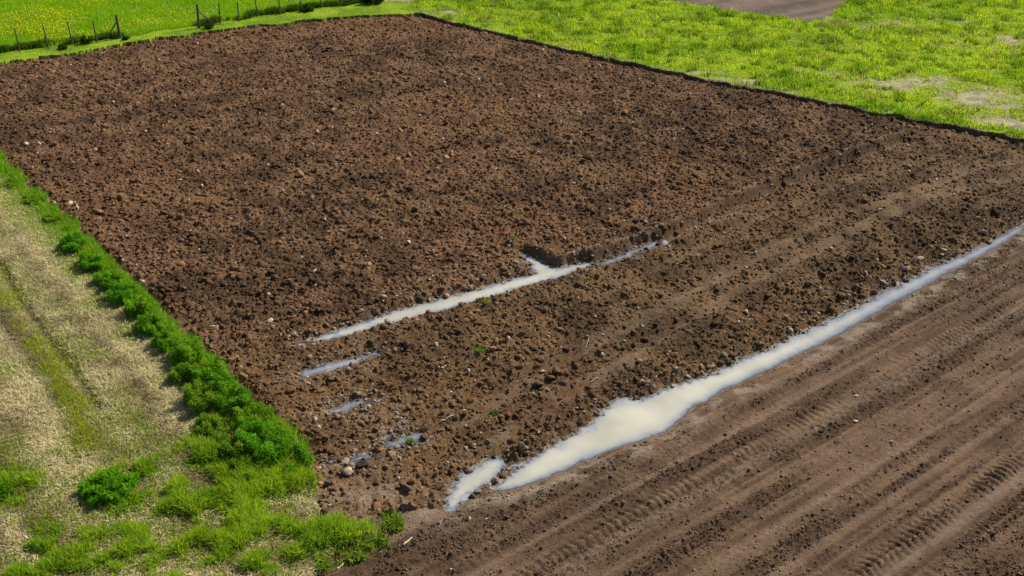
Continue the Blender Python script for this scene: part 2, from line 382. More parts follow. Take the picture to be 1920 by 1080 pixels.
    z = np.where(wsd < 2, zz, z)
    return z, dict(reg=reg, wsd=wsd, wl=wl, trk=trk, lug=lug, pale=pale, fd=fd, fend=fend, lump=lump, eP=eP, eL=eL, eT=eT, u=u, v=v)

def zat(x, y): return dirt(np.asarray(x, float), np.asarray(y, float))[0]

def soil_col(x, y, f):
    n = fbm(x, y, 1.2, 501, 4); n2 = fbm(x, y, 9, 502, 3)
    dark = np.array((.074, .041, .021)); mid = np.array((.150, .085, .042)); warm = np.array((.163, .085, .038))
    t = sstep(.3, .7, n)[:, None]; c = dark * (1 - t) + mid * t
    t = (sstep(.4, .7, n2) * .45)[:, None]; c = c * (1 - t) + warm * t
    t = (sstep(0, -1.5, f['fd']) * .7)[:, None]; c = c * (1 - t) + c * np.array((.92, 1.0, .95)) * t
    t = (.22 * sstep(6, 20, x) * sstep(.3, .6, n2))[:, None]; c = c * (1 - t)  # darker towards the right: back-lit shading put into the soil colour
    return c

def ground_col(x, y, f):
    reg = f['reg']; c = soil_col(x, y, f)
    # harrowed ground: greyer, finer
    h = reg == 2
    if h.any():
        X, Y = x[h], y[h]
        n = fbm(X, Y, .9, 521, 4); b = np.array((.084, .050, .029)); b2 = np.array((.175, .110, .065))
        rw = vnoise(f['v'][h] + .10 * (fbm(X, Y, 3.5, 55, 2) - .5), f['u'][h] * .05, .33, 61); cc = b + (b2 - b) * np.clip(sstep(.3, .75, n) * .5 + (.5 - rw) * .8 + .12 + 1.0 * (vnoise(f['v'][h] + .10 * (fbm(X, Y, 3.5, 55, 2) - .5), f['u'][h] * .03, .13, 62) - .5), 0, 1)[:, None]
        pl = np.clip(f['pale'][h] * .72 * (.35 + 1.1 * fbm(X, Y, .6, 523, 3)), 0, 1)[:, None]
        cc = cc * (1 - pl * .75) + np.array((.25, .182, .125)) * pl * .75
        ws = f['wsd'][h]; dry = (np.exp(-((ws - .45) / .4) ** 2) * sstep(.4, .65, fbm(X, Y, .5, 525, 4)))[:, None]
        cc = cc * (1 - .8 * dry) + np.array((.27, .21, .15)) * .8 * dry
        g = G(690, 955); tr = (np.exp(-(((X - g[0]) / 2.2) ** 2 + ((Y - g[1]) / 1.1) ** 2)) * sstep(.35, .6, fbm(X, Y, .7, 527, 4)))[:, None]
        cc = cc * (1 - .7 * tr) + np.array((.24, .175, .115)) * .7 * tr
        c[h] = cc
    p = reg == 1
    if p.any():
        X, Y = x[p], y[p]; ws = f['wsd'][p]
        crust = np.zeros(len(X))
        for px, py, rx, ry, w in ((690, 935, 2.2, .9, .85), (800, 965, 1.4, .5, .7), (720, 795, 1.1, 1.0, .9), (690, 760, 1.0, .5, .6), (560, 705, .8, .5, .6), (640, 690, 1.6, .5, .5), (600, 775, 1.0, .4, .6), (1320, 405, 2.0, .7, .6), (640, 880, 1.2, .5, .6)):
            g = G(px, py); crust = np.maximum(crust, w * np.exp(-(((X - g[0]) / rx) ** 2 + ((Y - g[1]) / ry) ** 2)))
        crust = np.maximum(crust, .5 * np.exp(-(np.maximum(ws, 0) / .25) ** 2))
        crust = np.maximum(crust, .3 * f['trk'][p]); rr_ = sstep(0.2, 1.6, f['u'][p] - UV(*G(1030, 503))[0]) * f['fend'][p]; crust = np.maximum(crust, .55 * rr_ * np.exp(-((f['fd'][p] - .58) / .14) ** 2)); face_shade_ = (.35 * rr_ * np.exp(-((f['fd'][p] - .2) / .2) ** 2))[:, None]; c[p] = c[p] * (1 - face_shade_); crust = np.maximum(crust, .35 * np.exp(-(f['fd'][p] / .3) ** 2) * f['fend'][p])  # near face of the ridge darkened in colour to imitate its shade
        k = (crust * sstep(.3, .6, fbm(X, Y, .5, 531, 4)))[:, None]
        c[p] = c[p] * (1 - k) + np.array((.225, .16, .105)) * k
    wet = (np.exp(-(np.clip(f['wsd'], 0, None) / .15) ** 2) * (f['reg'] == 1) * .3)[:, None]
    c = c * (1 - wet)
    # turf
    m = (reg == 0) | (reg == 4) | (reg == 5)
    if m.any():
        X, Y = x[m], y[m]; n = fbm(X, Y, 1.6, 541, 4); n3 = fbm(X, Y, .5, 542, 3)
        g1 = np.array((.09, .17, .010)); g2 = np.array((.20, .29, .018)); straw = np.array((.30, .27, .15)); soilp = np.array((.20, .165, .115))
        cc = g1 + (g2 - g1) * sstep(.3, .7, n)[:, None]
        b = (bare(X, Y) * (reg[m] == 0))[:, None]; q = straw + (soilp - straw) * sstep(.4, .65, n3)[:, None]
        cc = cc * (1 - b) + q * b
        ed = (np.exp(-((f['eP'][m] - .5) / .35) ** 2) * (reg[m] == 0) * sstep(.38, .58, n3))[:, None]
        cut = ((f['eP'][m] < .22 * fbm(X, Y, .8, 543, 2) * 2) & (reg[m] == 0))[:, None]; cc = np.where(cut, np.array((.085, .055, .032)), cc)
        cc = cc * (1 - ed) + soilp * ed
        c[m] = cc
    m = reg == 6
    if m.any(): c[m] = np.array((.11, .078, .058)) * (.35 + .6 * fbm(x[m], y[m], 1.2, 551, 4) + .9 * vnoise(f['v'][m], f['u'][m] * .05, .9, 553))[:, None]
    m = reg == 3
    if m.any():
        X, Y = x[m], y[m]; n = fbm(X, Y, .8, 561, 4) * .6 + .4 * vnoise(f['eL'][m], (X + Y) * .06, .55, 563); g = strip_green(X, Y)[:, None]
        s1 = np.array((.15, .12, .055)); s2 = np.array((.34, .29, .15))
        cc = s1 + (s2 - s1) * sstep(.3, .7, n)[:, None]
        gr = np.array((.11, .16, .018)); cc = cc * (1 - .8 * g) + gr * .8 * g
        r = (np.exp(-(linedist(X, Y, RUT1) / .22) ** 2) * .85)[:, None]; cc = cc * (1 - r) + np.array((.085, .058, .035)) * r
        r = (np.exp(-(linedist(X, Y, RUT2) / .2) ** 2) * .6)[:, None]; cc = cc * (1 - r) + np.array((.20, .20, .14)) * r
        for px, py, rr in ((310, 1068, .4), (0, 890, .4), (10, 1010, .8), (545, 968, .7)):
            gg = G(px, py); r = (np.exp(-((X - gg[0]) ** 2 + (Y - gg[1]) ** 2) / rr ** 2) * .8)[:, None]; cc = cc * (1 - r) + np.array((.12, .08, .045)) * r
        c[m] = cc
    under = f['wsd'] < 0.02
    c[under] = np.array((.25, .21, .16))
    return c

# ------------------------------------------------------------------ ground sheet: fine cells where the eye falls, coarse ones around
def axis(lo, hi, step, grow, far_lo, far_hi, m=10):
    a = [lo]; s = step(lo)
    while a[-1] < hi: a.append(a[-1] + step(a[-1]))
    while (len(a) - 1) % m: a.append(a[-1] + step(a[-1]))
    r = []; x = a[-1]; s = .8
    while x < far_hi: r += list(np.linspace(x, x + s, m + 1)[1:]); x += s; s *= grow
    l = []; x = a[0]; s = .8
    while x > far_lo: l = list(np.linspace(x - s, x, m + 1)[:-1]) + l; x -= s; s *= grow
    return np.array(l + a + r)
M = 10
ax = axis(-46, 46, lambda t: .05, 1.35, -900, 900)
ay = axis(20, 96, lambda t: .042 + max(0, t - 26) * .0009, 1.35, -200, 1500)
nx, ny = len(ax), len(ay); bx, by = (nx - 1) // M, (ny - 1) // M
cxs = (ax[:-1:M] + ax[M::M]) / 2; cys = (ay[:-1:M] + ay[M::M]) / 2
CX, CY = np.meshgrid(cxs, cys)
fine = (np.abs(CX) < CY * .43 + 6.2) & (CY > 20.2) & (CY < 93) & (np.abs(CX) < 46)
cell = np.zeros((ny - 1, nx - 1), bool); cell[np.repeat(np.repeat(fine, M, 0), M, 1)] = True
need = np.zeros((ny, nx), bool)
need[:-1, :-1] |= cell; need[1:, :-1] |= cell; need[:-1, 1:] |= cell; need[1:, 1:] |= cell
cn = np.zeros((by + 1, bx + 1), bool); cf = ~fine
cn[:-1, :-1] |= cf; cn[1:, :-1] |= cf; cn[:-1, 1:] |= cf; cn[1:, 1:] |= cf
need[::M, ::M] |= cn
idx = np.full((ny, nx), -1, np.int64); idx[need] = np.arange(need.sum())
GX, GY = np.meshgrid(ax, ay); gx = GX[need]; gy = GY[need]
gz, feat = dirt(gx, gy)
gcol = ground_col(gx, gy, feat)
gsel = np.full(len(gx), 0, np.int8)
qa = [idx[:-1, :-1][cell], idx[:-1, 1:][cell], idx[1:, 1:][cell], idx[1:, :-1][cell]]
ci = idx[::M, ::M]
qb = [ci[:-1, :-1][cf], ci[:-1, 1:][cf], ci[1:, 1:][cf], ci[1:, :-1][cf]]
quads = np.vstack([np.stack(qa, 1), np.stack(qb, 1)])
fcx = gx[quads].mean(1); fcy = gy[quads].mean(1)
freg = region(fcx, fcy)
NAMES = ['meadow', 'ploughed_field', 'harrowed_field', 'stubble_strip', 'mown_verge', 'flower_meadow', 'far_plot']
MATS = [M_turf, M_soil, M_fine, M_turf, M_turf, M_turf, M_fine]
GV = np.stack([gx, gy, gz], 1)
def region_object(name, sel, mat, attrs):
    q = quads[sel]; used, inv = np.unique(q, return_inverse=True)
    return build_mesh(name, GV[used], inv.ravel(), np.arange(0, q.size, 4), mat, {k: v[used] for k, v in attrs.items()}, smooth=True, kind='structure')
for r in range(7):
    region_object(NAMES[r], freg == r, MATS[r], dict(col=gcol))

# water: only where the ground lies under the level
wkeys = list(WATER); wall_ = np.stack([sdist(gx, gy, WATER[k]) for k in wkeys]); qnear = wall_[:, quads].mean(2).argmin(0)
for k, P in WATER.items():
    s = wall_[wkeys.index(k)]; near = s < .5
    q = quads[(near[quads].all(1)) & (gz[quads].min(1) < WLEV[k] + .015) & (np.ptp(gx[quads], axis=1) < .3) & (qnear == wkeys.index(k))]
    used, inv = np.unique(q, return_inverse=True)
    V = GV[used].copy(); dep = WLEV[k] - V[:, 2]; V[:, 2] = WLEV[k]
    sh = np.clip(-s[used], 0, 9)
    murk = np.clip(1 - np.exp(-np.clip(dep + .003, 0, 1) * (1 - .55 * sstep(6, 15, V[:, 0]) * (k == 'main')) * (.5 if k.startswith('rut') or k == 'gap' else 1) / .038), 0, 1) * .985
    build_mesh('puddle', V, inv.ravel(), np.arange(0, q.size, 4), M_water, dict(murk=murk), smooth=True, kind='structure')

# ------------------------------------------------------------------ clods
def chunk(seed, sub=2, cuts=7):
    bm = bmesh.new(); bmesh.ops.create_icosphere(bm, subdivisions=sub, radius=1)
    v = np.array([p.co[:] for p in bm.verts]); f = np.array([[q.index for q in p.verts] for p in bm.faces]); bm.free()
    r = np.random.default_rng(seed)
    for _ in range(cuts):
        n = r.normal(size=3); n /= np.linalg.norm(n); d = r.uniform(.32, .8)
        e = np.clip(v @ n - d, 0, None); v = v - e[:, None] * n
    v *= 1 + r.uniform(-.1, .1, (len(v), 1))
    return v * r.uniform(.65, 1.4, 3), f
CH2 = [chunk(i) for i in range(12)]; CH1 = [chunk(100 + i, 1, 4) for i in range(10)]

def rotm(n, tilt=.6):
    a = rng.uniform(0, 6.283, n); b = rng.normal(0, tilt, n); c = rng.normal(0, tilt, n)
    ca, sa, cb, sb, cc, sc = np.cos(a), np.sin(a), np.cos(b), np.sin(b), np.cos(c), np.sin(c)
    Z = np.zeros(n); O = np.ones(n)
    Rz = np.stack([ca, -sa, Z, sa, ca, Z, Z, Z, O], 1).reshape(-1, 3, 3)
    Rx = np.stack([O, Z, Z, Z, cb, -sb, Z, sb, cb], 1).reshape(-1, 3, 3)
    Ry = np.stack([cc, Z, sc, Z, O, Z, -sc, Z, cc], 1).reshape(-1, 3, 3)
    return Rz @ Rx @ Ry

def scatter_chunks(name, pts, size, col, lib, mat, flat=.75, kind='stuff'):
    Vs, Ls, Cs = [], [], []; base = 0; which = rng.integers(0, len(lib), len(pts))
    for w, (v, f) in enumerate(lib):
        m = which == w; n = m.sum()
        if not n: continue
        R = rotm(n); V = np.einsum('nij,kj->nki', R, v) * size[m][:, None, None]; V[:, :, 2] *= flat
        V += pts[m][:, None, :]
        Vs.append(V.reshape(-1, 3)); Ls.append((f[None] + (np.arange(n) * len(v))[:, None, None] + base).reshape(-1)); base += n * len(v)
        Cs.append(np.repeat(col[m], len(v), 0))
    V = np.vstack(Vs); Lp = np.concatenate(Ls)
    return build_mesh(name, V, Lp, np.arange(0, len(Lp), 3), mat, dict(col=np.vstack(Cs)), kind=kind)

def view_points(n, ylo=20.5, yhi=90, pw=1.0, xl=-1, xr=1):
    """random ground points inside the camera's sweep, denser nearby"""
    y = ylo + (yhi - ylo) * rng.random(n) ** pw; x = (rng.random(n) * (xr - xl) + xl) * (y * .43 + 5.4)
    return x, y

x, y = view_points(210000, 20.5, 86, 1.1)
_, f = dirt(x, y, False)
gt = G(700, 930); tz = np.exp(-(((x - gt[0]) / 2.0) ** 2 + ((y - gt[1]) / 1.2) ** 2))
p = (f['reg'] == 1) & (rng.random(len(x)) > .75 * tz) & (f['wsd'] > np.where(rng.random(len(x)) < .4, -.14, .02)) & (rng.random(len(x)) < (1 - .85 * f['trk'])) & (rng.random(len(x)) > .35 * np.exp(-((f['fd'] - .35) / .4) ** 4) * f['fend'] * (f['u'] > UV(*G(1030, 503))[0] + .6)) & (f['eP'] > .3) & (f['eT'] > .2) & (f['eL'] > .25)
x, y = x[p], y[p]; z, f = dirt(x, y)
sz = np.clip(rng.lognormal(math.log(.046), .55, len(x)), .02, .2)
sz *= np.where(f['fd'] < 0, .85, 1.0)
c = soil_col(x, y, f) * rng.uniform(.75, 1.3, (len(x), 1))
c *= (1 + rng.normal(0, .035, (len(x), 3))); c *= np.where(rng.random((len(x), 1)) < .09, 1.45, 1.0); c *= np.where(rng.random((len(x), 1)) < .03, 1.9, 1.0)
pb = (rng.random(len(x)) < .010) & (sz < .09); c[pb] = np.array((.46, .37, .28))
nearw = (f['wsd'] < .75) & (rng.random(len(x)) < .3); c[nearw] = np.array((.24, .18, .125)) * rng.uniform(.7, 1.3, (nearw.sum(), 1))
scatter_chunks('soil_clods', np.stack([x, y, z + sz * .02], 1), sz, np.clip(c, .01, 1), CH2, M_clod)
# crumbs of the harrowed ground
x, y = view_points(160000, 20.5, 52, 1.25, -.25, 1)
_, f = dirt(x, y, False); u, v = UV(x, y)
row2 = vnoise(v, u * .05, .33, 61)
p = (f['reg'] == 2) & (f['wsd'] > .05) & (rng.random(len(x)) < .12 + .88 * sstep(.42, .7, row2) * sstep(.3, .55, fbm(x, y, .8, 68, 3))) & (rng.random(len(x)) > f['pale'])
x, y = x[p], y[p]; z, f = dirt(x, y)
sz = np.clip(rng.lognormal(math.log(.020), .5, len(x)), .01, .07)
c = ground_col(x, y, f) * rng.uniform(.8, 1.5, (len(x), 1))
scatter_chunks('soil_crumbs', np.stack([x, y, z + sz * .2], 1), sz, c, CH1, M_clod)

# ------------------------------------------------------------------ grass blades
def blades(name, x, y, h, w, lean, col, mat, kind='stuff', z=None, az=None):
    n = len(x); z = zat(x, y) if z is None else z
    a = rng.uniform(0, 6.283, n) if az is None else az
    dx, dy = np.cos(a), np.sin(a); sx, sy = -dy, dx
    b = rng.uniform(0, 6.283, n); sx, sy = np.cos(b), np.sin(b)
    ln = lean
    mid = np.stack([x + dx * h * np.sin(ln) * .4, y + dy * h * np.sin(ln) * .4, z + h * np.cos(ln * .6) * .55], 1)
    tip = np.stack([x + dx * h * np.sin(ln), y + dy * h * np.sin(ln), z + h * np.maximum(np.cos(ln), .06)], 1)
    S = np.stack([sx, sy, np.zeros(n)], 1) * (w / 2)[:, None]; b0 = np.stack([x, y, z - .02], 1)
    V = np.stack([b0 - S, b0 + S, mid + S * .9, mid - S * .9, tip], 1).reshape(-1, 3)
    i = (np.arange(n) * 5)[:, None]
    loops = (i + np.array([0, 1, 2, 3, 3, 2, 4])).ravel(); st = (np.arange(n)[:, None] * 7 + np.array([0, 4])).ravel()
    return build_mesh(name, V, loops, st, mat, dict(col=np.repeat(col, 5, 0)), kind=kind)

def mixc(a, b, t): return np.array(a) * (1 - t[:, None]) + np.array(b) * t[:, None]

# right-hand meadow
x, y = view_points(420000, 44, 92, .9, -.3, 1)
r = region(x, y)
bb = bare(x, y); e = linedist(x, y, gPR)
n = fbm(x, y, 1.1, 601, 3)
m = (r == 0) & (rng.random(len(x)) < np.clip(1.05 - bb * 1.1, .04, 1)) & (rng.random(len(x)) < sstep(.1, .5, e) * .6 + .4)
x, y, bb, n, e = x[m], y[m], bb[m], n[m], e[m]
tall = sstep(.42, .68, n)
k = rng.random(len(x)); big = sstep(.3, .7, fbm(x, y, 5, 603, 3)); mid_ = fbm(x, y, .8, 605, 3)
col = mixc((.15, .31, .016), (.44, .58, .050), np.clip(k * .45 + big * .45 + (mid_ - .5) * .9, 0, 1)) * (.75 + .5 * rng.random((len(x), 1)))
dk = sstep(.62, .72, fbm(x, y, .7, 606, 2)); col = col * (1 - .6 * dk[:, None]) + np.array((.05, .15, .010)) * .6 * dk[:, None]
col = np.where((rng.random(len(x)) < .08 + .5 * bb + .25 * sstep(.6, .75, fbm(x, y, 1.8, 608, 3)))[:, None], np.array((.36, .33, .16)), col)
h = (.08 + .34 * rng.random(len(x)) * (.15 + 1.1 * tall) + .22 * dk) * (1 - .5 * bb)
blades('meadow_grass', x, y, h, rng.uniform(.02, .055, len(x)), rng.uniform(.1, .9, len(x)), col, M_grass)
# leafy edge of the meadow above the cut bank
x, y = view_points(160000, 44, 62, 1); r = region(x, y); e = linedist(x, y, gPR); n = fbm(x, y, 1.0, 607, 3)
px = G(1250, 140)[0]
m = (r == 0) & (e > .12) & (e < 1.6) & (rng.random(len(x)) < np.exp(-((e - .7) / .5) ** 2)) & (n > .40) & ((x > 9.5) | (n > .52)) & (rng.random(len(x)) < .85)
x, y = x[m], y[m]; k = rng.random(len(x))
blades('edge_grass', x, y, .2 + .3 * k, rng.uniform(.02, .045, len(x)), rng.uniform(.2, 1.1, len(x)), mixc((.08, .22, .010), (.20, .38, .018), rng.random(len(x))), M_grass)
# mown verge
x, y = view_points(200000, 52, 92, 1, -1, -.1); r = region(x, y); m = r == 4; x, y = x[m], y[m]
blades('verge_grass', x, y, rng.uniform(.04, .12, len(x)), rng.uniform(.012, .03, len(x)), rng.uniform(.2, 1, len(x)), mixc((.22, .34, .016), (.38, .50, .030), rng.random(len(x))), M_grass)
# flower meadow behind the fence
x, y = view_points(330000, 60, 92, .9, -1, -.1); r = region(x, y); m = r == 5; x, y = x[m], y[m]
n = fbm(x, y, 2.5, 611, 3)
blades('flower_meadow_grass', x, y, rng.uniform(.15, .45, len(x)), rng.uniform(.012, .03, len(x)), rng.uniform(.1, .7, len(x)), mixc((.12, .31, .012), (.31, .50, .022), np.clip(.6 * rng.random(len(x)) + .5 * n, 0, 1)), M_grass)

def florets(name, x, y, h, s, col):
    n = len(x); z = zat(x, y) + h
    a = rng.uniform(0, 6.283, n); t = rng.uniform(-.7, .7, n)
    e1 = np.stack([np.cos(a), np.sin(a), t], 1) * s[:, None]; e2 = np.stack([-np.sin(a), np.cos(a), rng.uniform(-.7, .7, n)], 1) * s[:, None]
    c = np.stack([x, y, z], 1)
    V = np.stack([c - e1, c - e2, c + e1, c + e2], 1).reshape(-1, 3)
    return build_mesh(name, V, np.arange(4 * n), np.arange(0, 4 * n, 4), M_straw, dict(col=np.repeat(col, 4, 0)), kind='stuff')
x, y = view_points(90000, 62, 92, 1, -1, -.1); r = region(x, y); n = fbm(x, y, 3.0, 617, 4); n2 = fbm(x, y, 2.0, 619, 3)
g = G(60, 55); w = np.exp(-(((x - g[0]) / 7) ** 2 + ((y - g[1]) / 9) ** 2))
m = (r == 5) & (rng.random(len(x)) < sstep(.54, .70, n + .22 * w) * (.3 + .7 * w)); xx, yy = x[m], y[m]
florets('yellow_flowers', xx, yy, rng.uniform(.3, .5, len(xx)), rng.uniform(.014, .036, len(xx)), mixc((.75, .55, .01), (.8, .68, .03), rng.random(len(xx))))
m = (r == 5) & (rng.random(len(x)) < .01 + .12 * sstep(.52, .68, n2)); xx, yy = x[m], y[m]
florets('white_flowers', xx, yy, rng.uniform(.3, .5, len(xx)), rng.uniform(.012, .03, len(xx)), mixc((.6, .62, .5), (.8, .8, .75), rng.random(len(xx))))

# rank weeds along the foot of the fence
fx, fy = [], []
for line, n in ((GP(*FENCE_L), 6000), (GP(*FENCE_R), 11000)):
    d = np.hypot(*np.diff(line, axis=0).T); cum = np.r_[0, d.cumsum()]; t = rng.random(n) * cum[-1]
    X = np.interp(t, cum, line[:, 0]); Y = np.interp(t, cum, line[:, 1])
    fx.append(X + rng.normal(0, .22, n)); fy.append(Y + .18 + rng.normal(0, .22, n))
x = np.concatenate(fx); y = np.concatenate(fy); n = fbm(x, y, .8, 623, 2); m = n > .36; x, y, n = x[m], y[m], n[m]
blades('fence_weeds', x, y, rng.uniform(.2, .55, len(x)) * (.5 + n), rng.uniform(.02, .05, len(x)), rng.uniform(.1, .9, len(x)), mixc((.03, .075, .010), (.09, .16, .016), rng.random(len(x))), M_weed)

# mown strip: lying straw and short green growth
x, y = view_points(480000, 20.3, 56, 1.5, -1.05, -.15); r = region(x, y); m = r == 3; x, y = x[m], y[m]
g = strip_green(x, y); ls = lush(x, y); rut = np.exp(-(linedist(x, y, RUT1) / .22) ** 2)
tan = np.zeros(len(x))
for px, py, rad in ((560, 962, .8), (600, 935, .7), (545, 968, .6)):
    gg = G(px, py); tan = np.maximum(tan, np.exp(-((x - gg[0]) ** 2 + (y - gg[1]) ** 2) / rad ** 2))
m = (rng.random(len(x)) > g * .75) & (rng.random(len(x)) > .85 * tan) & (rng.random(len(x)) > rut * .8) & (rng.random(len(x)) < .85); X, Y = x[m], y[m]
s = fbm(X, Y, .6, 631, 3) * .9 + .9 * (vnoise(linedist(X, Y, gPL), (X + Y) * .06, .55, 563) - .5)
blades('mown_straw', X, Y, rng.uniform(.10, .30, len(X)), rng.uniform(.010, .024, len(X)), rng.uniform(1.0, 1.52, len(X)),
       mixc((.18, .135, .062), (.66, .56, .30), np.clip(rng.random(len(X)) * .65 + (s - .5) * 1.3 + .25, 0, 1)), M_straw)
m = rng.random(len(x)) < np.clip(g * .8 + .03, 0, 1); X, Y = x[m], y[m]; gg = g[m]
nb = np.exp(-(linedist(X, Y, BANDA) / .5) ** 2)
col = mixc((.17, .27, .016), (.34, .42, .03), rng.random(len(X))); col = col * (1 - nb[:, None] * .4) + np.array((.36, .37, .03)) * nb[:, None] * .4
blades('strip_grass', X, Y, rng.uniform(.05, .14, len(X)) * (1 + 1.1 * nb), rng.uniform(.012, .026, len(X)), rng.uniform(.2, 1.2, len(X)), col, M_grass)
# lush tall grass by the corner of the field
x, y = view_points(330000, 20.3, 31, 1.0, -1.05, -.1); r = region(x, y); m = (r == 3) | ((r == 2) & (rng.random(len(x)) < .3)); x, y = x[m], y[m]; ls = lush(x, y); n = fbm(x, y, .55, 641, 3)
m = rng.random(len(x)) < ls * sstep(.36, .56, n) * 1.0; x, y, ls, n = x[m], y[m], ls[m], n[m]
h = (.12 + .42 * sstep(.4, .7, n) * rng.uniform(.5, 1, len(x))) * (.5 + .6 * ls)
yel = fbm(x, y, 1.2, 643, 2)
blades('tall_grass', x, y, h, rng.uniform(.012, .032, len(x)), rng.uniform(.15, 1.1, len(x)), mixc((.08, .22, .014), (.38, .52, .04), np.clip(rng.random(len(x)) * .5 + yel * .6, 0, 1)), M_grass)

# green fringe along the left edge of the ploughed field
x, y = view_points(520000, 21, 58, 1.2, -1.05, -.15); r = region(x, y); x, y = x[r == 3], y[r == 3]; e = linedist(x, y, gPL); n = fbm(x, y, .6, 651, 3); far = sstep(30, 38, y)
m = (rng.random(len(x)) < np.exp(-((e - .35) / (.55 + .55 * far)) ** 2) * sstep(.28, .46, n + .2 * far)) ; x, y, e, n, far = x[m], y[m], e[m], n[m], far[m]
blades('edge_fringe', x, y, (.12 + .3 * rng.random(len(x))) * np.exp(-(e / .9) ** 2) + .05, rng.uniform(.012, .03, len(x)), rng.uniform(.2, 1.0, len(x)), mixc((.09, .25, .014), (.34, .50, .035), np.clip(rng.random(len(x)) * .6 + .35 * e, 0, 1)), M_weed)

# long blades standing in and before the weed clumps
x, y = view_points(420000, 21.5, 42, 1.1, -1.05, -.15); e = linedist(x, y, gPL, signed=True); m = (np.abs(e) < 2.2); x, y, e = x[m], y[m], np.abs(e[m])
r = region(x, y); n = fbm(x, y, .5, 661, 3); near = 1 - sstep(26, 34, y)
m = (r == 3) & (rng.random(len(x)) < np.exp(-((e - .5) / (.35 + .45 * near)) ** 2) * sstep(.38, .6, n)); x, y, e, n = x[m], y[m], e[m], n[m]
blades('edge_blades', x, y, (.25 + .65 * rng.random(len(x))) * (.5 + n * .8) * (.55 + .45 * near[m]) * np.exp(-(e / 1.6) ** 2), rng.uniform(.012, .026, len(x)), rng.uniform(.15, .8, len(x)), mixc((.08, .19, .012), (.36, .47, .04), rng.random(len(x))), M_weed)

# sparse blades straying from the corner grass onto the bare headland
x, y = view_points(60000, 20.3, 27, 1.0, -.75, .05); r = region(x, y); e = linedist(x, y, GP((600, 905), (640, 935), (700, 950), (740, 975), (700, 1010), (640, 1040), (600, 1085)))
m = (r == 2) & (rng.random(len(x)) < .5 * np.exp(-(e / .45) ** 2) * sstep(.4, .65, fbm(x, y, .5, 671, 3))); x, y = x[m], y[m]
blades('stray_grass', x, y, rng.uniform(.06, .22, len(x)), rng.uniform(.012, .024, len(x)), rng.uniform(.3, 1.2, len(x)), mixc((.12, .24, .02), (.46, .46, .14), rng.random(len(x))), M_grass)

# ------------------------------------------------------------------ single weeds
def clump_mesh(name, seed, R, Hh, nleaf, c1, c2, leaf=.062):
    """a bushy clump: several leaning shoots, each carrying feathery leaflets"""
    r = np.random.default_rng(seed); ns = max(10, int(26 * R * R / .4))
    a = r.uniform(0, 6.283, ns); rr = R * np.sqrt(r.random(ns)) * .85
    bx_, by_ = np.cos(a) * rr, np.sin(a) * rr
    hs = Hh * (1 - .4 * (rr / R) ** 2) * r.uniform(.5, 1.2, ns)
    out = r.uniform(.1, .35, ns)
    per = nleaf // ns; s = np.repeat(np.arange(ns), per); n = len(s)
    t = r.random(n) ** .65; aa = r.uniform(0, 6.283, n)
    spread = .10 + .13 * np.sin(np.pi * np.clip(t, .05, .98)) * (Hh / .8)
    q = spread * np.sqrt(r.random(n))
    cx = bx_[s] + np.cos(a[s]) * out[s] * t ** 1.6 * hs[s] + np.cos(aa) * q
    cy = by_[s] + np.sin(a[s]) * out[s] * t ** 1.6 * hs[s] + np.sin(aa) * q
    cz = t * hs[s] * (1 - .12 * q / .2)
    L = leaf * r.uniform(.5, 1.4, n); wd = L * r.uniform(.14, .3, n)
    el = r.uniform(-.3, 1.2, n); ax_ = np.stack([np.cos(aa) * np.cos(el), np.sin(aa) * np.cos(el), np.sin(el)], 1)
    sd = np.cross(ax_, r.normal(size=(n, 3))); sd /= np.linalg.norm(sd, axis=1)[:, None] + 1e-6
    c = np.stack([cx, cy, cz], 1); e1 = ax_ * L[:, None]; e2 = sd * wd[:, None]
    V = np.stack([c - e1 * .6, c + e2, c + e1, c - e2], 1).reshape(-1, 3); V[:, 2] = np.maximum(V[:, 2], -.02)
    tone = np.clip(r.random(n) * .55 + r.random(ns)[s] * .6 - .05, 0, 1)
    col = np.repeat(mixc(c1, c2, tone), 4, 0)
    return build_mesh(name, V, np.arange(4 * n), np.arange(0, 4 * n, 4), M_weed, dict(col=col))

def place(o, px, py, dz=0):
    g = G(px, py, 0); z = float(zat([g[0]], [g[1]])[0]); g = G(px, py, z)
    o.location = (g[0], g[1], z + dz); return o

